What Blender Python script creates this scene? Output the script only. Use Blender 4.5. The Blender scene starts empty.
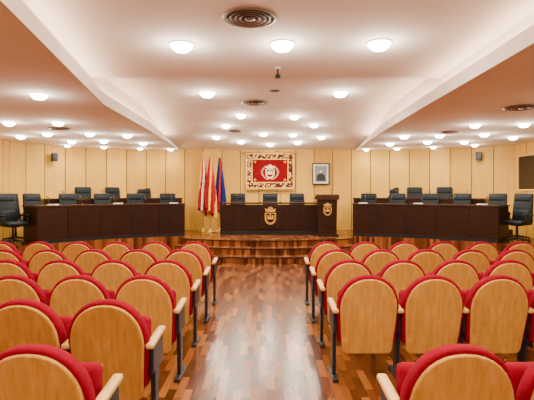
import bpy, bmesh, math, random
from mathutils import Vector, Matrix
random.seed(3)
scene = bpy.context.scene
COL = scene.collection

# ---------------------------------------------------------------- materials
def new_mat(name):
    m = bpy.data.materials.new(name); m.use_nodes = True
    nt = m.node_tree
    return m, nt, nt.nodes["Principled BSDF"]
def plain(name, col, rough=0.5, metal=0.0, emit=None, estr=0, noise=0.0, nscale=20, bump=0.0, sheen=0.0, spec=.5):
    m, nt, b = new_mat(name)
    b.inputs["Roughness"].default_value = rough
    b.inputs["Metallic"].default_value = metal
    b.inputs["Base Color"].default_value = (*col, 1)
    b.inputs["Specular IOR Level"].default_value = spec
    if sheen: b.inputs["Sheen Weight"].default_value = sheen
    if emit:
        b.inputs["Emission Color"].default_value = (*emit, 1)
        b.inputs["Emission Strength"].default_value = estr
    if noise or bump:
        tc = nt.nodes.new("ShaderNodeTexCoord"); n = nt.nodes.new("ShaderNodeTexNoise")
        n.inputs["Scale"].default_value = nscale; n.inputs["Detail"].default_value = 4
        nt.links.new(tc.outputs["Object"], n.inputs["Vector"])
        if noise:
            r = nt.nodes.new("ShaderNodeValToRGB")
            r.color_ramp.elements[0].position = .3; r.color_ramp.elements[1].position = .7
            r.color_ramp.elements[0].color = (*[c*(1-noise) for c in col], 1)
            r.color_ramp.elements[1].color = (*[min(1, c*(1+noise)) for c in col], 1)
            nt.links.new(n.outputs["Fac"], r.inputs["Fac"]); nt.links.new(r.outputs["Color"], b.inputs["Base Color"])
        if bump:
            bp = nt.nodes.new("ShaderNodeBump"); bp.inputs["Strength"].default_value = bump; bp.inputs["Distance"].default_value = .01
            nt.links.new(n.outputs["Fac"], bp.inputs["Height"]); nt.links.new(bp.outputs["Normal"], b.inputs["Normal"])
    return m
def wood(name, c1, c2, rough=.35, scale=(30, 30, 2), coord="Object", spec=.5):
    m, nt, b = new_mat(name)
    tc = nt.nodes.new("ShaderNodeTexCoord"); mp = nt.nodes.new("ShaderNodeMapping")
    mp.inputs["Scale"].default_value = scale
    n = nt.nodes.new("ShaderNodeTexNoise"); n.inputs["Scale"].default_value = 1; n.inputs["Detail"].default_value = 5
    n.inputs["Distortion"].default_value = .6
    r = nt.nodes.new("ShaderNodeValToRGB")
    r.color_ramp.elements[0].position = .3; r.color_ramp.elements[1].position = .7
    r.color_ramp.elements[0].color = (*c1, 1); r.color_ramp.elements[1].color = (*c2, 1)
    nt.links.new(tc.outputs[coord], mp.inputs["Vector"]); nt.links.new(mp.outputs["Vector"], n.inputs["Vector"])
    nt.links.new(n.outputs["Fac"], r.inputs["Fac"]); nt.links.new(r.outputs["Color"], b.inputs["Base Color"])
    b.inputs["Roughness"].default_value = rough; b.inputs["Specular IOR Level"].default_value = spec
    return m

def wall_panel_mat():
    m, nt, b = new_mat("maple_wall_panels")
    N = nt.nodes.new; L = nt.links.new
    tc = N("ShaderNodeTexCoord")
    br = N("ShaderNodeTexBrick"); br.offset = 0; br.squash = 1
    br.inputs["Scale"].default_value = 1; br.inputs["Brick Width"].default_value = .62
    br.inputs["Row Height"].default_value = 4.0; br.inputs["Mortar Size"].default_value = .014
    br.inputs["Mortar Smooth"].default_value = .1
    br.inputs["Color1"].default_value = (.72, .42, .068, 1); br.inputs["Color2"].default_value = (.54, .285, .034, 1)
    br.inputs["Mortar"].default_value = (.13, .05, .008, 1)
    L(tc.outputs["UV"], br.inputs["Vector"])
    mp = N("ShaderNodeMapping"); mp.inputs["Scale"].default_value = (14, .8, 1)
    n = N("ShaderNodeTexNoise"); n.inputs["Scale"].default_value = 1; n.inputs["Detail"].default_value = 4
    L(tc.outputs["UV"], mp.inputs["Vector"]); L(mp.outputs["Vector"], n.inputs["Vector"])
    mr = N("ShaderNodeMapRange"); mr.inputs["To Min"].default_value = .78; mr.inputs["To Max"].default_value = 1.14
    L(n.outputs["Fac"], mr.inputs["Value"])
    mx = N("ShaderNodeMix"); mx.data_type = 'RGBA'; mx.blend_type = 'MULTIPLY'; mx.inputs[0].default_value = 1
    L(br.outputs["Color"], mx.inputs[6]); L(mr.outputs["Result"], mx.inputs[7])
    L(mx.outputs[2], b.inputs["Base Color"]); b.inputs["Roughness"].default_value = .45; b.inputs["Specular IOR Level"].default_value = .22
    bp = N("ShaderNodeBump"); bp.inputs["Strength"].default_value = .4; bp.inputs["Distance"].default_value = .01; bp.invert = True
    L(br.outputs["Fac"], bp.inputs["Height"]); L(bp.outputs["Normal"], b.inputs["Normal"])
    return m
def parquet_mat():
    m, nt, b = new_mat("parquet_floor")
    N = nt.nodes.new; L = nt.links.new
    tc = N("ShaderNodeTexCoord"); mp = N("ShaderNodeMapping"); mp.inputs["Rotation"].default_value = (0, 0, math.pi/2)
    L(tc.outputs["Object"], mp.inputs["Vector"])
    br = N("ShaderNodeTexBrick"); br.offset = .37; br.offset_frequency = 2
    br.inputs["Scale"].default_value = 1; br.inputs["Brick Width"].default_value = .42
    br.inputs["Row Height"].default_value = .07; br.inputs["Mortar Size"].default_value = .0014
    br.inputs["Color1"].default_value = (0, 0, 0, 1); br.inputs["Color2"].default_value = (1, 1, 1, 1)
    br.inputs["Mortar"].default_value = (.05, .05, .05, 1)
    L(mp.outputs["Vector"], br.inputs["Vector"])
    r = N("ShaderNodeValToRGB"); e = r.color_ramp.elements
    e[0].color = (.040, .009, .002, 1); e[1].color = (.27, .090, .020, 1)
    k = e.new(.5); k.color = (.115, .031, .007, 1)
    L(br.outputs["Color"], r.inputs["Fac"])
    mp2 = N("ShaderNodeMapping"); mp2.inputs["Scale"].default_value = (60, 5, 5); L(tc.outputs["Object"], mp2.inputs["Vector"])
    n = N("ShaderNodeTexNoise"); n.inputs["Scale"].default_value = 1; n.inputs["Detail"].default_value = 4; L(mp2.outputs["Vector"], n.inputs["Vector"])
    mr = N("ShaderNodeMapRange"); mr.inputs["To Min"].default_value = .65; mr.inputs["To Max"].default_value = 1.35
    L(n.outputs["Fac"], mr.inputs["Value"])
    mx = N("ShaderNodeMix"); mx.data_type = 'RGBA'; mx.blend_type = 'MULTIPLY'; mx.inputs[0].default_value = 1
    L(r.outputs["Color"], mx.inputs[6]); L(mr.outputs["Result"], mx.inputs[7])
    L(mx.outputs[2], b.inputs["Base Color"]); b.inputs["Roughness"].default_value = .22
    b.inputs["Specular IOR Level"].default_value = .36
    return m
def tapestry_mat():
    m, nt, b = new_mat("gold_brocade")
    N = nt.nodes.new; L = nt.links.new
    tc = N("ShaderNodeTexCoord"); v = N("ShaderNodeTexVoronoi"); v.inputs["Scale"].default_value = 12
    L(tc.outputs["Object"], v.inputs["Vector"])
    r = N("ShaderNodeValToRGB"); r.color_ramp.elements[0].position = .40; r.color_ramp.elements[1].position = .52
    r.color_ramp.elements[0].color = (.70, .42, .10, 1); r.color_ramp.elements[1].color = (.07, .008, .005, 1)
    L(v.outputs["Distance"], r.inputs["Fac"]); L(r.outputs["Color"], b.inputs["Base Color"]); b.inputs["Roughness"].default_value = .8
    b.inputs["Specular IOR Level"].default_value = .2
    return m

M = dict(
    ceil=plain("ceiling_plaster", (.88, .785, .715), .85, noise=.015, nscale=3, spec=.2),
    wall=wall_panel_mat(), floor=parquet_mat(),
    beech=wood("beech_veneer", (.44, .195, .028), (.62, .315, .060), .4, (26, 26, 2.2), spec=.28),
    arm=wood("beech_armrest", (.60, .33, .09), (.72, .43, .14), .4, (40, 4, 40)),
    red=plain("crimson_fabric", (.22, .0008, .014), .95, noise=.1, nscale=150, bump=.15, spec=.08),
    metal=plain("dark_painted_steel", (.012, .012, .016), .4, spec=.3),
    wenge=wood("wenge_veneer", (.011, .0033, .0018), (.030, .0095, .005), .35, (3, 3, 40), spec=.18),
    wengetop=wood("wenge_top", (.030, .011, .007), (.05, .019, .011), .25, (3, 30, 30), spec=.35),
    leather=plain("slate_leather", (.004, .007, .010), .5, noise=.15, nscale=25, spec=.2),
    black=plain("black_plastic", (.008, .008, .009), .4, spec=.3),
    gold=plain("gold_metal", (.75, .45, .10), .35, .8),
    goldp=plain("gold_embroidery", (.74, .47, .13), .7, spec=.2),
    cream=plain("cream_embroidery", (.78, .62, .34), .8, spec=.2),
    velvet=plain("crimson_velvet", (.15, .0012, .004), .95, spec=.1),
    broc=tapestry_mat(),
    lamp=plain("lamp_glass", (1, 1, 1), .4, emit=(1, .95, .86), estr=45),
    cove_fill=plain("cove_fill_glow", (1, 1, 1), .4, emit=(1, .79, .58), estr=24),  # glow for added, hidden tubes that lift the tray ceiling
    trim=plain("white_trim", (.85, .82, .78), .4),
    vent=plain("bronze_grille", (.20, .13, .09), .45, .3),
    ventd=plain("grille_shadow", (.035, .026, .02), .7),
    white=plain("white_paint", (.85, .84, .80), .5),
    fred=plain("flag_red", (.27, .002, .006), .85, spec=.2), fyel=plain("flag_yellow", (.80, .38, .012), .8),
    fblue=plain("flag_blue", (.002, .010, .085), .85, spec=.2), fwhite=plain("flag_white", (.85, .80, .72), .8),
    photo=plain("portrait_print", (.20, .21, .22), .5, noise=.3, nscale=6),
    skin=plain("portrait_tone", (.60, .42, .32), .6),
    frame=plain("portrait_frame", (.015, .011, .010), .35),
    glass=plain("booth_glass", (.045, .028, .012), .5, spec=.05),
    wtrim=wood("light_wood_trim", (.60, .36, .10), (.70, .44, .15), .5, spec=.2),
)

# ---------------------------------------------------------------- mesh builder
class MB:
    def __init__(s, mats): s.bm = bmesh.new(); s.mats = mats; s.uv = None
    def mi(s, k):
        if k not in s.mats: s.mats.append(k)
        return s.mats.index(k)
    def face(s, pts, mat, smooth=False):
        vs = [s.bm.verts.new(p) for p in pts]
        f = s.bm.faces.new(vs); f.material_index = s.mi(mat); f.smooth = smooth; return f
    def box(s, c, size, mat, bev=0.0, rot=None, seg=2, smooth=False, taper=None):
        t = bmesh.new(); bmesh.ops.create_cube(t, size=1)
        for v in t.verts:
            if taper and v.co.z > 0: v.co.x *= taper[0]; v.co.y *= taper[1]
            v.co = Vector((v.co.x*size[0], v.co.y*size[1], v.co.z*size[2]))
        if bev: bmesh.ops.bevel(t, geom=list(t.edges), offset=bev, segments=seg, affect='EDGES', profile=.5)
        s._merge(t, mat, Matrix.Translation(c) @ (rot.to_4x4() if rot else Matrix.Identity(4)), smooth or bev > 0.012)
    def cyl(s, p0, p1, r0, r1, mat, n=16, smooth=True):
        p0 = Vector(p0); p1 = Vector(p1); d = p1-p0
        t = bmesh.new(); bmesh.ops.create_cone(t, cap_ends=True, segments=n, radius1=r0, radius2=r1, depth=d.length)
        q = d.to_track_quat('Z', 'Y').to_matrix().to_4x4()
        s._merge(t, mat, Matrix.Translation((p0+p1)/2) @ q, smooth)
    def sph(s, c, r, mat, sc=(1, 1, 1)):
        t = bmesh.new(); bmesh.ops.create_uvsphere(t, u_segments=14, v_segments=10, radius=r)
        s._merge(t, mat, Matrix.Translation(c) @ Matrix.Diagonal((*sc, 1)), True)
    def _merge(s, t, mat, mtx, smooth):
        k = s.mi(mat); mp = {}
        for v in t.verts: mp[v] = s.bm.verts.new(mtx @ v.co)
        for f in t.faces:
            try: g = s.bm.faces.new([mp[v] for v in f.verts])
            except ValueError: continue
            g.material_index = k; g.smooth = smooth and len(f.verts) <= 4
        t.free()
    def loft(s, loops, mat, cap=True, smooth=True, closed=True):
        k = s.mi(mat); L = [[s.bm.verts.new(p) for p in l] for l in loops]; n = len(L[0])
        for a, b in zip(L, L[1:]):
            for i in range(n if closed else n-1):
                j = (i+1) % n
                f = s.bm.faces.new((a[i], a[j], b[j], b[i])); f.material_index = k; f.smooth = smooth
        if cap:
            for l, r in ((L[0], True), (L[-1], False)):
                f = s.bm.faces.new(list(reversed(l)) if r else l); f.material_index = k
    def prism(s, poly, z0, z1, mat, topmat=None):
        n = len(poly)
        a = [s.bm.verts.new((p[0], p[1], z0)) for p in poly]; b = [s.bm.verts.new((p[0], p[1], z1)) for p in poly]
        for i in range(n):
            j = (i+1) % n
            f = s.bm.faces.new((a[i], a[j], b[j], b[i])); f.material_index = s.mi(mat)
        f = s.bm.faces.new(b); f.material_index = s.mi(topmat or mat)
        f = s.bm.faces.new(list(reversed(a))); f.material_index = s.mi(mat)
    def mesh(s, name, recalc=True):
        if recalc: bmesh.ops.recalc_face_normals(s.bm, faces=list(s.bm.faces))
        me = bpy.data.meshes.new(name); s.bm.to_mesh(me); s.bm.free()
        for k in s.mats: me.materials.append(M[k])
        return me
def add(name, me, loc=(0, 0, 0), rz=0, sc=1):
    o = bpy.data.objects.new(name, me); COL.objects.link(o)
    o.location = loc; o.rotation_euler = (0, 0, rz); o.scale = (sc,)*3
    return o

# ---------------------------------------------------------------- shell
PZ = .45
mb = MB([]); mb.prism([(-7.3, -3.2), (7.6, -3.2), (7.6, 16.2), (-7.3, 16.2)], -.15, 0, 'floor')
add("floor", mb.mesh("floor"))

def wall(name, pts, h=3.7, th=.15, u0=0):
    """pts walk with the room on the right-hand side"""
    bm = bmesh.new(); uvl = bm.loops.layers.uv.new("UVMap")
    nrm = []
    P = [Vector(p) for p in pts]
    for i in range(len(P)):
        d = (P[min(i+1, len(P)-1)]-P[max(i-1, 0)]).normalized(); nrm.append(Vector((-d.y, d.x)))
    O = [p+n*th for p, n in zip(P, nrm)]
    u = [u0]
    for a, b in zip(P, P[1:]): u.append(u[-1]+(b-a).length)
    def q(a, b, ua, ub, z0=0, z1=h):
        f = bm.faces.new([bm.verts.new((a.x, a.y, z0)), bm.verts.new((b.x, b.y, z0)), bm.verts.new((b.x, b.y, z1)), bm.verts.new((a.x, a.y, z1))])
        for l, t in zip(f.loops, ((ua, z0), (ub, z0), (ub, z1), (ua, z1))): l[uvl].uv = t
    for i in range(len(P)-1):
        q(P[i], P[i+1], u[i], u[i+1]); q(O[i+1], O[i], u[i+1], u[i])
    q(O[0], P[0], 0, th); q(P[-1], O[-1], 0, th)
    me = bpy.data.meshes.new(name); bm.to_mesh(me); bm.free(); me.materials.append(M['wall'])
    return add(name, me)
backpts = [(-7.0, 12.5), (-6.85, 13.2), (-6.5, 13.85), (-5.8, 14.45), (-5.0, 14.85), (-3.9, 15.15), (-2.6, 15.38), (-1.2, 15.48), (0, 15.5), (1.2, 15.48), (2.6, 15.4), (3.9, 15.2), (5.0, 14.9), (5.9, 14.5), (6.7, 14.05), (7.3, 13.55)]
wall("wall_back", backpts)
wall("wall_left", [(-7.0, -3), (-7.0, 12.5)], u0=.3)
wall("wall_right", [(7.3, 13.55), (7.3, -3)])
wall("wall_rear", [(7.3, -3), (-7.0, -3)])

# ceiling
SZ = 3.1
ys = [-3.1, 3.0, 7.4, 7.4001, 10.5, 15.6]
Lx = [-1.35, -1.9, -2.62, -2.62, -2.66, -2.9]
Rx = [2.45, 2.5, 2.58, 2.58, 2.66, 2.95]
zt = [3.53, 3.53, 3.53, 3.68, 3.68, 3.13]
led = [SZ+min(.19, (z-SZ)*.42) for z in zt]
mb = MB([]); SB = .2
for i in range(5):
    j = i+1
    for X, o, sg in ((Lx, -7.15, -1), (Rx, 7.45, 1)):
        a, b = (X[i], ys[i]), (X[j], ys[j])
        if ys[j]-ys[i] > .01:
            mb.face([(a[0], a[1], SZ), (b[0], b[1], SZ), (o, b[1], SZ), (o, a[1], SZ)], 'ceil')
            mb.face([(a[0], a[1], SZ), (b[0], b[1], SZ), (b[0], b[1], led[j]), (a[0], a[1], led[i])], 'ceil')
            mb.face([(a[0], a[1], led[i]), (b[0], b[1], led[j]), (b[0]+sg*SB, b[1], led[j]), (a[0]+sg*SB, a[1], led[i])], 'ceil')
            mb.face([(a[0]+sg*SB, a[1], led[i]), (b[0]+sg*SB, b[1], led[j]), (b[0]+sg*SB, b[1], zt[j]), (a[0]+sg*SB, a[1], zt[i])], 'ceil')
    mb.face([(Lx[i]-SB, ys[i], zt[i]), (Rx[i]+SB, ys[i], zt[i]), (Rx[j]+SB, ys[j], zt[j]), (Lx[j]-SB, ys[j], zt[j])], 'ceil')
mb.face([(-7.3, -3.2, 3.8), (7.6, -3.2, 3.8), (7.6, 16, 3.8), (-7.3, 16, 3.8)], 'ceil')
add("ceiling", mb.mesh("ceiling", recalc=False))

# cove tubes, added out of sight on the ledges to brighten the tray ceiling
mb = MB([])
for X, sg in ((Lx, -1), (Rx, 1)):
    for i, (t0, t1) in ((0, (.05, 1)), (1, (0, .98)), (3, (.02, 1)), (4, (0, .55))):
        j = i+1
        pa = Vector((X[i]+sg*.13, ys[i], led[i]+.03)); pb = Vector((X[j]+sg*.13, ys[j], led[j]+.03))
        mb.cyl(pa.lerp(pb, t0), pa.lerp(pb, t1), .018, .018, 'cove_fill', 8)
add("added_cove_fill", mb.mesh("added_cove_fill"))

def slope_z(y):
    if y < 7.4: return 3.53
    if y < 10.5: return 3.68
    return 3.68-(y-10.5)*(.55/5.1)

# downlights
mb = MB([])
n = 24
def ring(r, z): return [(r*math.cos(a*2*math.pi/n), r*math.sin(a*2*math.pi/n), z) for a in range(n)]
mb.loft([ring(.132, 0), ring(.132, -.008), ring(.125, -.015), ring(.118, -.010)], 'trim', cap=False)
mb.loft([ring(.118, -.010), ring(.105, -.04), ring(.07, -.072), ring(.01, -.085)], 'lamp', cap=True)
dl = mb.mesh("ceiling_downlight", recalc=True)
LC = (1, .845, .64)
def downlight(x, y, z, r=1.0, power=60, slope=0, blend=.6, ang=165, glow=.14):
    o = add("ceiling_downlight", dl, (x, y, z-.001), sc=r); o.rotation_euler = (slope, 0, 0)
    l = bpy.data.lights.new("downlight_spot", 'SPOT'); l.energy = power; l.spot_size = math.radians(ang); l.spot_blend = blend
    l.color = LC; l.shadow_soft_size = .08
    lo = bpy.data.objects.new("downlight_spot", l); COL.objects.link(lo); lo.parent = o; lo.location = (0, 0, -.10)
    l2 = bpy.data.lights.new("added_ceiling_glow", 'POINT'); l2.energy = power*glow; l2.color = (1, .86, .68); l2.shadow_soft_size = .06  # added unseen point light below the lamp, brightens the ceiling around it
    lo2 = bpy.data.objects.new("added_ceiling_glow", l2); COL.objects.link(lo2); lo2.parent = o; lo2.location = (0, 0, -.23)
P = 150
for x, y in ((-1.06, 5.71), (.19, 5.68), (1.38, 5.65), (-1.0, 2.6), (.3, 2.6), (1.5, 2.6), (-.7, -.5), (1.2, -.5)):
    downlight(x, y, 3.53, 1.2, P*1.2)
for x, y in ((-1.19, 9.15), (1.45, 9.1)): downlight(x, y, 3.68, 1.25, P)
for x, y in ((-.64, 11.3), (.68, 11.4), (-1.1, 12.3), (1.25, 12.2), (-.1, 13.2), (-1.5, 13.6), (1.6, 13.6), (.75, 13.3), (-.8, 14.2), (.1, 14.6), (.95, 14.3)):
    downlight(x, y, slope_z(y), 1.0, P*.55, slope=-math.atan(.55/5.1))
for x, y in ((-3.27, 6.6), (-4.18, 9.2), (-5.16, 9.2), (-5.2, 10.9), (-4.2, 10.9), (-3.4, 11.2), (-4.4, 12.4), (-5.3, 12.5), (-3.5, 13.0),
             (4.3, 9.5), (5.25, 9.4), (5.2, 11.0), (4.2, 11.2), (3.4, 11.4), (4.4, 12.6), (5.4, 12.6), (3.5, 13.1), (6.2, 11.6), (-6.1, 11.4)):
    downlight(x, y, SZ, 1.0, P*.62)
for x, y in ((-4.8, 6.4), (-3.6, 3.2), (-5.4, 3.2), (-3.4, -.5), (-5.6, -.5), (4.9, 6.4), (3.9, 3.4), (5.8, 3.4), (3.9, -.5), (5.9, -.5)):
    downlight(x, y, SZ, 1.0, P)
for x, y in ((-5.9, 13.6), (-5.0, 14.1), (-4.0, 14.5), (-3.1, 14.8), (3.2, 14.8), (4.1, 14.5), (5.1, 14.1), (6.1, 13.5)):
    downlight(x, y, SZ, .8, P*.3)

# air diffusers
mb = MB([])
mb.loft([ring(.29, 0), ring(.29, -.012), ring(.25, -.02), ring(.245, -.005)], 'vent', cap=False)
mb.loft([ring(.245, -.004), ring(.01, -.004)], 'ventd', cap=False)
for r in (.20, .15, .10): mb.loft([ring(r+.022, -.022), ring(r, -.012), ring(r-.012, -.014), ring(r+.018, -.028), ring(r+.022, -.022)], 'vent', cap=False)
mb.loft([ring(.055, -.02), ring(.05, -.03), ring(.01, -.03)], 'vent', cap=False)
vm = mb.mesh("air_diffuser")
for x, y, z, s in ((-.18, 4.84, 3.53, 1), (-.29, 10.15, 3.68, 1.05), (4.2, 7.6, SZ, .95), (4.2, 10.75, SZ, .9), (-4.55, 10.1, SZ, .85), (-.9, 12.9, slope_z(12.9), .6), (.15, 9.0, 3.68, .35)):
    o = add("air_diffuser", vm, (x, y, z-.001), sc=s)
    if y > 12: o.rotation_euler = (-math.atan(.55/5.1), 0, 0)
mb = MB([]); mb.cyl((0, 0, 0), (0, 0, -.02), .05, .04, 'trim'); mb.cyl((0, 0, -.02), (0, 0, -.10), .012, .012, 'black')
mb.cyl((0, 0, -.10), (0, 0, -.15), .03, .045, 'black')
add("ceiling_microphone", mb.mesh("ceiling_microphone"), (.16, 6.8, 3.53))

# ---------------------------------------------------------------- dais
deskL = [(-2.37, 13.1), (-3.0, 12.95), (-3.7, 12.65), (-4.4, 12.2), (-5.0, 11.6), (-5.46, 10.95)]
deskR = [(2.46, 13.1), (3.1, 12.97), (3.8, 12.7), (4.5, 12.3), (5.15, 11.8), (5.65, 11.25)]
def offset(path, d):
    P = [Vector(p) for p in path]; out = []
    for i in range(len(P)):
        t = (P[min(i+1, len(P)-1)]-P[max(i-1, 0)]).normalized()
        nn = Vector((-t.y, t.x))
        if nn.y < 0: nn = -nn
        out.append(tuple(P[i]+nn*d))
    return out
def arc(cx, cy, R, xm, n=24):
    a = math.asin(xm/R)
    return [(cx+R*math.sin(-a+2*a*i/n), cy-R*math.cos(-a+2*a*i/n)) for i in range(n+1)]
fl = offset(deskL, -.12); fr = offset(deskR, -.12)
poly = [(-6.96, 10.3)]+[(-5.7, 10.6)]+list(reversed(fl))[1:]+arc(0, 16.4, 4.5, 2.3)+fr[:-1]+[(5.9, 10.95), (7.26, 10.6), (7.26, 13.5)]+list(reversed([(p[0]*.994, p[1]-.03) for p in backpts[:-1]]))
mb = MB([]); mb.prism(poly, 0.001, PZ, 'floor')
add("dais_platform", mb.mesh("dais_platform"))
mb = MB([])
mb.prism(arc(0, 16.4, 5.5, 2.5)+list(reversed(arc(0, 16.4, 4.503, 2.3))), .002, .15, 'floor')
mb.prism(arc(0, 16.4, 5.0, 2.4)+list(reversed(arc(0, 16.4, 4.503, 2.3))), .15, .30, 'floor')
for R, xm, z in ((5.5, 2.5, .15), (5.0, 2.4, .30), (4.5, 2.3, .45)):
    A = arc(0, 16.4, R+.02, xm); B = arc(0, 16.4, R-(.03 if z < .4 else -.004), xm)
    mb.loft([[(a[0], a[1], z-.025), (a[0], a[1], z+.004), (b[0], b[1], z+.004), (b[0], b[1], z-.02)] for a, b in zip(A, B)], 'wengetop', smooth=False)
add("dais_steps", mb.mesh("dais_steps"))
# second tier
for nm, pth, out in (("left", deskL, -1), ("right", deskR, 1)):
    q = offset(pth, 1.15)[:5]
    if out < 0: rest = [(-6.7, 12.7), (-6.45, 13.5), (-5.7, 14.2), (-4.9, 14.6), (-3.9, 14.9), (-2.9, 15.1)]
    else: rest = [(6.95, 13.0), (6.5, 13.8), (5.8, 14.3), (4.9, 14.7), (3.9, 14.95), (2.9, 15.1)]
    mb = MB([]); mb.prism(q+rest, PZ+.001, PZ+.2, 'floor')
    add("dais_tier", mb.mesh("dais_tier"))

def desk(name, path, z, H=.93, ends=True):
    mb = MB([])
    f = path; b1 = offset(path, .04); t0 = offset(path, -.03); t1 = offset(path, .34); w0 = offset(path, .05); w1 = offset(path, .62)
    mb.loft([[(p[0], p[1], z+.001), (q[0], q[1], z+.001), (q[0], q[1], z+H-.04), (p[0], p[1], z+H-.04)] for p, q in zip(f, b1)], 'wenge', smooth=False)
    mb.loft([[(p[0], p[1], z+H-.04), (q[0], q[1], z+H-.04), (q[0], q[1], z+H), (p[0], p[1], z+H)] for p, q in zip(t0, t1)], 'wengetop', smooth=False)
    mb.loft([[(p[0], p[1], z+.70), (q[0], q[1], z+.70), (q[0], q[1], z+.73), (p[0], p[1], z+.73)] for p, q in zip(w0, w1)], 'wengetop', smooth=False)
    k0 = offset(path, -.012)
    mb.loft([[(p[0], p[1], z+.001), (q[0], q[1], z+.001), (q[0], q[1], z+.08), (p[0], p[1], z+.08)] for p, q in zip(k0, f)], 'black', smooth=False)
    for i in range(len(path)):
        p, q = Vector((*t0[i], 0)), Vector((*t1[i], 0)); d = (q-p).normalized(); ang = math.atan2(d.y, d.x)
        R = Matrix.Rotation(ang, 3, 'Z'); c = Vector((*path[i], 0))
        if i in (0, len(path)-1):
            mb.box(c+d*.32+Vector((0, 0, z+(H-.04)/2+.001)), (.62, .04, H-.05), 'wenge', .004, R)
            mb.box(c+d*.32+Vector((0, 0, z+H-.02)), (.70, .07, .04), 'wengetop', .004, R)
        else:
            mb.box(c+d*-.008+Vector((0, 0, z+(H-.04)/2+.001)), (.02, .018, H-.05), 'black', 0, R)
    for i in range(len(path)-1):
        m = (Vector(b1[i])+Vector(b1[i+1]))/2; tt = (Vector(t1[i])+Vector(t1[i+1]))/2; c = m.lerp(tt, .6)
        mb.cyl((c.x, c.y, z+H), (c.x, c.y, z+H+.015), .04, .035, 'black', 12)
        e = m.lerp(tt, 1.1)
        mb.cyl((c.x, c.y, z+H+.01), (c.x, c.y, z+H+.16), .007, .007, 'black', 6)
        mb.cyl((c.x, c.y, z+H+.16), (e.x, e.y, z+H+.22), .009, .014, 'black', 8)
        if i % 2 == 0:   # stack of papers beside the microphone
            g = Vector(b1[i]).lerp(Vector(t1[i+1]), .4)
            mb.box((g.x, g.y, z+H+.012), (.22, .16, .02), 'white', .002)
    return add(name, mb.mesh(name))
desk("councillor_desk", deskL, PZ); desk("councillor_desk", deskR, PZ)
desk("councillor_desk", offset(deskL, 1.3)[:5], PZ+.2, .88)
desk("councillor_desk", offset(deskR, 1.3)[:5], PZ+.2, .88)

def add_crest(mb, cx, y, cz, s, m1, m2, m3=None, wreath=True):
    """heraldic shield, crown and laurel, facing -y; s = total height"""
    def flat(pts, m, t0, t1): mb.loft([[(cx+p[0]*s, y-t0, cz+p[1]*s) for p in pts], [(cx+p[0]*s, y-t1, cz+p[1]*s) for p in pts]], m, smooth=False)
    def shield(k):
        pts = [(-.27*k, .15*k), (.27*k, .15*k), (.27*k, -.12*k)]
        pts += [(.27*k*math.cos(a), -.12*k-.30*k*math.sin(a)) for a in [i*math.pi/10 for i in range(1, 10)]]
        return pts+[(-.27*k, -.12*k)]
    flat([(x, z-.04) for x, z in shield(1.12)], m1, 0, .012)
    flat([(x, z-.04) for x, z in shield(.85)], m2, .012, .02)
    # castle charge: three towers on a wall
    flat([(-.17, -.22), (.17, -.22), (.17, -.10), (-.17, -.10)], m1, .02, .028)
    for tx, th in ((-.13, .0), (0, .07), (.13, .0)):
        flat([(tx-.04, -.10), (tx+.04, -.10), (tx+.04, th), (tx-.04, th)], m1, .02, .028)
    crown = [(-.24, .18), (.24, .18), (.30, .38), (.16, .30), (.10, .44), (0, .32), (-.10, .44), (-.16, .30), (-.30, .38)]
    flat(crown, m1, 0, .02)
    mb.sph((cx, y-.01, cz+.42*s), .045*s, m1)
    if not wreath: return
    for sg in (-1, 1):      # leafy branches
        for i in range(9):
            a = -1.30+i*.27
            px = sg*(.50*math.cos(a)); pz = -.10+.46*math.sin(a)
            mb.sph((cx+px*s, y-.008, cz+pz*s), .042*s, m3 or m1, (.55, .2, 1.1))
            mb.sph((cx+(px*1.16)*s, y-.008, cz+(pz+.03)*s), .035*s, m3 or m1, (1.1, .2, .5))
mb = MB([])
z = PZ; W = 2.95; CY = 13.55; CX = .1
mb.box((CX, CY, z+.445), (W, .05, .89), 'wenge', .004)
mb.box((CX, CY+.18, z+.95-.02), (W+.1, .46, .045), 'wengetop', .006)
mb.box((CX, CY+.36, z+.72), (W-.1, .66, .035), 'wengetop', .004)
for x in (-W/2+.02, W/2-.02): mb.box((CX+x, CY+.33, z+.455), (.045, .66, .90), 'wenge', .004)
mb.box((CX, CY-.03, z+.05), (W+.01, .03, .09), 'black')
for x in (-.98, -.49, .49, .98): mb.box((CX+x, CY-.027, z+.47), (.012, .008, .78), 'black')
mb.box((CX, CY-.05, z+.52), (.62, .05, .66), 'wenge', .006)
add_crest(mb, CX, CY-.077, z+.58, .54, 'gold', 'wenge', wreath=False)
for x in (-1.0, -.3, .3, 1.0):
    mb.cyl((CX+x, CY+.1, z+.95), (CX+x, CY+.1, z+.97), .045, .04, 'black', 12)
    mb.cyl((CX+x, CY+.1, z+.96), (CX+x, CY+.14, z+1.12), .007, .007, 'black', 6); mb.cyl((CX+x, CY+.14, z+1.12), (CX+x, CY+.22, z+1.18), .009, .014, 'black', 8)
add("president_desk", mb.mesh("president_desk"))

# lectern
mb = MB([])
mb.box((0, 0, .03), (.62, .46, .055), 'wenge', .006)
mb.box((0, 0, .56), (.52, .34, 1.02), 'wenge', .006, taper=(1.08, 1.0))
mb.box((0, .02, 1.12), (.66, .46, .04), 'wengetop', .005, Matrix.Rotation(-.22, 3, 'X'))
mb.box((0, -.20, 1.09), (.66, .025, .10), 'wengetop', .004)
add_crest(mb, 0, -.18, .78, .38, 'gold', 'wenge', wreath=False)
mb.cyl((.15, .1, 1.13), (.15, .02, 1.32), .006, .006, 'black', 6); mb.cyl((.15, .02, 1.32), (.13, .1, 1.37), .01, .013, 'black', 8)
add("lectern", mb.mesh("lectern"), (1.72, 13.25, PZ+.001))

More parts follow.
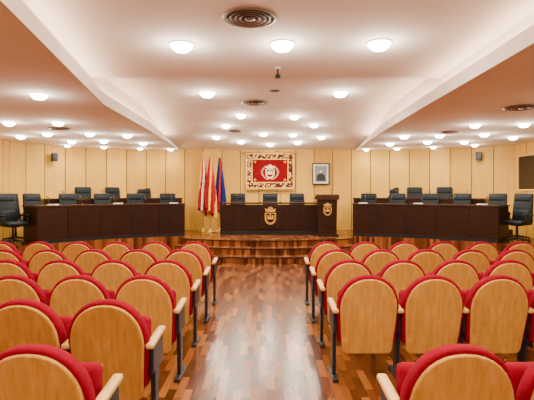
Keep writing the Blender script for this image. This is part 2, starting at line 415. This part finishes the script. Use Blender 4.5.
# ---------------------------------------------------------------- office chairs
mb = MB([])
for i in range(5):
    a = i*2*math.pi/5+.3
    mb.cyl((0, 0, .10), (.29*math.cos(a), .29*math.sin(a), .07), .028, .018, 'black', 8)
    mb.cyl((.29*math.cos(a)-.012, .29*math.sin(a), .03), (.29*math.cos(a)+.012, .29*math.sin(a), .03), .03, .03, 'black', 12)
mb.cyl((0, 0, .09), (0, 0, .42), .03, .025, 'metal', 12)
mb.box((0, 0, .43), (.22, .22, .03), 'black', .008)
mb.box((0, -.01, .49), (.52, .50, .11), 'leather', .045, seg=3)
Rb = Matrix.Rotation(-.14, 3, 'X')
mb.box((0, .27, .87), (.50, .09, .70), 'leather', .04, Rb, seg=3, taper=(.94, .85))
mb.box((0, .225, .70), (.38, .06, .22), 'leather', .028, Rb, seg=3)
mb.box((0, .275, 1.09), (.40, .06, .14), 'leather', .028, Rb, seg=3)
for sg in (-1, 1):
    mb.cyl((sg*.27, .17, .48), (sg*.29, .15, .68), .016, .016, 'black', 8)
    mb.cyl((sg*.27, -.12, .46), (sg*.29, -.14, .68), .016, .016, 'black', 8)
    mb.box((sg*.29, .0, .69), (.065, .36, .04), 'leather', .016)
oc = mb.mesh("office_chair")
def office(x, y, z, rz): add("office_chair", oc, (x, y, z+.002), rz)
for x in (-.93, .1, .96): office(x, 14.45, PZ, 0)
def along(path, d, t):
    P = [Vector(p) for p in offset(path, d)]; ln = [(b-a).length for a, b in zip(P, P[1:])]; T = t*sum(ln)
    for i, l in enumerate(ln):
        if T <= l or i == len(ln)-1:
            p = P[i].lerp(P[i+1], T/l); t = (P[i+1]-P[i]).normalized(); nn = Vector((-t.y, t.x))
            if nn.y < 0: nn = -nn
            return p, math.atan2(nn.y, nn.x)-math.pi/2
        T -= l
for pth in (deskL, deskR):
    for t in (.1, .3, .5, .7, .9):
        p, a = along(pth, .80, t); office(p.x, p.y, PZ, a+random.uniform(-.12, .12))
    for t in (.08, .27, .46, .68):
        p, a = along(offset(pth, 1.3)[:5], .84, t); office(p.x, p.y, PZ+.2, a+random.uniform(-.2, .2))
office(-6.05, 10.95, PZ, 1.0); office(-6.42, 11.75, PZ, 1.0)
office(6.2, 11.4, PZ, -1.0); office(6.6, 12.15, PZ, -1.0)

# ---------------------------------------------------------------- flags
def flag(x, y, stripes, h=2.42):
    mb = MB([])
    mb.cyl((0, 0, 0), (0, 0, .03), .17, .16, 'gold', 24); mb.cyl((0, 0, .03), (0, 0, .10), .09, .03, 'gold', 16)
    mb.cyl((0, 0, .05), (0, 0, h), .014, .014, 'gold', 10); mb.sph((0, 0, h+.03), .03, 'gold'); mb.cyl((0, 0, h+.04), (0, 0, h+.15), .028, .002, 'gold', 8)
    nz, na = 18, 64
    cols = []
    for k in range(nz+1):
        t = k/nz; zz = h-.06-t*1.78; r = .03+.11*min(1, t*1.3)**.8
        row = []
        for i in range(na):
            a = i*2*math.pi/na
            rr = r*(1+.30*math.sin(a*7+t*1.5)*min(1, t*3)+.1*math.sin(a*3+2))
            row.append((rr*math.cos(a)*1.05+.02*t, rr*math.sin(a)*.8, zz-(.14*math.cos(a-.5) if k == nz else .0)))
        cols.append(row)
    vs = [[mb.bm.verts.new(p) for p in r] for r in cols]
    for k in range(nz):
        for i in range(na):
            j = (i+1) % na
            f = mb.bm.faces.new((vs[k][i], vs[k][j], vs[k+1][j], vs[k+1][i]))
            aa = (i/na+k/nz*.18) % 1.0
            f.material_index = mb.mi(stripes[int(aa*len(stripes)) % len(stripes)]); f.smooth = True
    return add("flag_on_pole", mb.mesh("flag_on_pole"), (x, y, PZ+.001))
flag(-2.05, 14.75, ['fred', 'fyel', 'fyel', 'fred', 'fwhite', 'fyel', 'fyel', 'fred', 'fwhite', 'fred'])
flag(-1.80, 14.55, ['fred', 'fyel', 'fyel', 'fred', 'fred', 'fyel', 'fred', 'fred', 'fyel', 'fred'])
flag(-1.52, 14.75, ['fblue', 'fblue', 'fblue', 'fblue', 'fblue', 'fblue', 'fblue', 'fblue', 'fred', 'fblue'])

# ---------------------------------------------------------------- tapestry
mb = MB([])
TX, TY, TZ, TW, TH = .1, 15.40, 2.42, 1.60, 1.18
mb.box((TX, TY, TZ), (TW, .03, TH), 'broc', .004)
mb.box((TX, TY-.012, TZ), (TW-.40, .03, TH-.40), 'velvet', .004)
for sx in (-1, 1):
    mb.box((TX+sx*(TW/2-.015), TY-.012, TZ), (.035, .03, TH), 'goldp', .004); mb.box((TX+sx*(TW/2-.20), TY-.02, TZ), (.03, .03, TH-.38), 'goldp', .004)
for sz in (-1, 1):
    mb.box((TX, TY-.012, TZ+sz*(TH/2-.015)), (TW, .03, .035), 'goldp', .004); mb.box((TX, TY-.02, TZ+sz*(TH/2-.20)), (TW-.38, .03, .03), 'goldp', .004)
mb.cyl((TX-TW/2-.08, TY, TZ+TH/2+.03), (TX+TW/2+.08, TY, TZ+TH/2+.03), .022, .022, 'gold')
for sx in (-1, 1): mb.sph((TX+sx*(TW/2+.1), TY, TZ+TH/2+.03), .04, 'gold')
i = 0
while i < 27:
    x = TX-TW/2+.03+i*(TW-.06)/26; mb.cyl((x, TY-.005, TZ-TH/2-.07), (x, TY-.005, TZ-TH/2+.01), .02, .01, 'goldp', 6); i += 1
add_crest(mb, TX, TY-.028, TZ-.01, .50, 'cream', 'velvet', 'cream')
for sx in (-1, 1):
    for sz in (-1, 1):
        for k in range(5):
            a = k*math.pi/2.5; mb.sph((TX+sx*.50+.03*math.cos(a), TY-.03, TZ+sz*.30+.03*math.sin(a)), .014, 'goldp', (1, .3, 1))
add("heraldic_tapestry", mb.mesh("heraldic_tapestry"))

# portrait
mb = MB([]); x0 = 1.80; zc = 2.32
mb.box((x0, 15.40, zc), (.54, .03, .68), 'white', .003)
for sx in (-1, 1): mb.box((x0+sx*.27, 15.385, zc), (.04, .05, .715), 'frame', .006)
for sz in (-1, 1): mb.box((x0, 15.385, zc+sz*.34), (.575, .05, .04), 'frame', .006)
mb.box((x0, 15.385, zc), (.40, .012, .54), 'photo')
mb.sph((x0, 15.378, zc+.09), .06, 'skin', (.85, .15, 1.1)); mb.sph((x0, 15.38, zc+.125), .06, 'frame', (.95, .12, .7))
mb.loft([[(x0+a, 15.379-t, zc+b) for a, b in ((-.15, -.235), (.15, -.235), (.14, -.06), (.05, .015), (-.05, .015), (-.14, -.06))] for t in (0, .006)], 'frame', smooth=False)
add("framed_portrait", mb.mesh("framed_portrait"))

# booth window right
mb = MB([])
WX = 7.29; y0, y1, z0, z1 = 10.9, 13.3, 1.76, 2.74
mb.box((WX-.01, (y0+y1)/2, (z0+z1)/2), (.02, y1-y0, z1-z0), 'glass')
for yy in (y0, (y0+y1)/2, y1): mb.box((WX-.025, yy, (z0+z1)/2), (.035, .05, z1-z0+.05), 'wtrim', .005)
for zz in (z0, z1): mb.box((WX-.025, (y0+y1)/2, zz), (.037, y1-y0, .05), 'wtrim', .005)
add("window_1", mb.mesh("window_1"))

# loudspeakers
def speaker(x, y, z, rz):
    mb = MB([]); mb.box((0, 0, 0), (.16, .13, .24), 'black', .012)
    mb.cyl((0, -.066, -.03), (0, -.072, -.03), .055, .055, 'metal', 20); mb.cyl((0, -.066, .07), (0, -.072, .07), .025, .025, 'metal', 16)
    mb.box((0, .09, 0), (.05, .06, .05), 'metal', .004)
    add("wall_loudspeaker", mb.mesh("wall_loudspeaker"), (x, y, z), rz)
speaker(-6.35, 13.75, 2.75, .75); speaker(6.45, 14.0, 2.8, -.6)

# ---------------------------------------------------------------- auditorium chair
def outline(e, zb, zt_, wb, wt, zs):
    pts = []; r = .045
    zb2 = zb-e
    wb2, wt2 = wb+e, wt+e
    for a in (270, 300, 330, 360):
        t = math.radians(a); pts.append((wb2-r+r*math.cos(t), zb2+r+r*math.sin(t)))
    for k in (.33, .66): pts.append((wb2+(wt2-wb2)*k, zb2+r+(zs-zb2-r)*k))
    n = 18; h = zt_+e-zs; ex = 2/2.2
    for i in range(n+1):
        t = math.pi*i/n; c, s_ = math.cos(t), math.sin(t)
        pts.append((wt2*math.copysign(abs(c)**ex, c), zs+h*abs(s_)**ex))
    for k in (.66, .33): pts.append((-(wb2+(wt2-wb2)*k), zb2+r+(zs-zb2-r)*k))
    for a in (180, 210, 240, 270):
        t = math.radians(a); pts.append((-wb2+r+r*math.cos(t), zb2+r+r*math.sin(t)))
    return pts
def rec(z): return -(z-.45)*.20
def chair_mesh(both, side=-1):
    mb = MB([])
    A = (.235, .930, .225, .250, .64)
    def lp(e, y, A=A): return [(x, y+rec(z), z) for x, z in outline(e, *A)]
    mb.loft([lp(-.012, -.032), lp(-.003, -.028), lp(0, -.02), lp(0, 0)], 'beech')
    C = (.34, .937, .240, .254, .64)
    def lc(e, y): return lp(e, y, C)
    mb.loft([lc(0, -.012), lc(.014, -.008), lc(.021, .01), lc(.021, .055), lc(.010, .08), lc(-.03, .098), lc(-.10, .105)], 'red')
    Rs = Matrix.Rotation(-.10, 3, 'X')
    mb.box((0, .20, .56), (.46, .10, .42), 'red', .04, Rs, seg=3)
    mb.box((0, .265, .56), (.42, .02, .36), 'beech', .008, Rs)
    mb.cyl((-.27, .12, .40), (.27, .12, .40), .015, .015, 'metal', 8)
    def std(sx):
        x = sx*.287
        mb.box((x, .10, .22), (.034, .09, .42), 'metal', .008, taper=(1, 1.5))
        mb.box((x, .12, .018), (.055, .34, .034), 'metal', .010)
        mb.box((x, .14, .525), (.030, .30, .20), 'metal', .012)
        mb.box((x, .13, .645), (.058, .38, .042), 'arm', .015, Matrix.Rotation(.06, 3, 'X'))
    std(side)
    if both: std(-side)
    return mb.mesh("auditorium_chair")
cmL = chair_mesh(False, 1); cmL2 = chair_mesh(True)
cmR = chair_mesh(False, -1)
rows = [2.25, 3.18, 4.11, 5.04, 5.97, 6.9]
SP = .575
for ri, y in enumerate(rows):
    nn = 8
    dl_ = -.03 if ri == 0 else 0; dr_ = .03 if ri == 0 else 0
    for i in range(nn):
        add("auditorium_chair", cmL if i < nn-1 else cmL2, (-1.085+dl_-i*SP, y, .001))
    if ri == 1: continue
    for i in range(nn):
        add("auditorium_chair", cmR if i < nn-1 else cmL2, (.895+dr_+i*SP, y, .001))

# ---------------------------------------------------------------- world + camera
w = bpy.data.worlds.new("World"); scene.world = w; w.use_nodes = True
w.node_tree.nodes["Background"].inputs[0].default_value = (1, .9, .8, 1); w.node_tree.nodes["Background"].inputs[1].default_value = .3
cam = bpy.data.cameras.new("camera"); cam.sensor_width = 36; cam.lens = 460/534*36; cam.shift_y = -7/534; cam.clip_start = .05
co = bpy.data.objects.new("camera", cam); COL.objects.link(co); co.location = (0, 0, 1.68); co.rotation_euler = (math.pi/2, 0, 0)
scene.camera = co
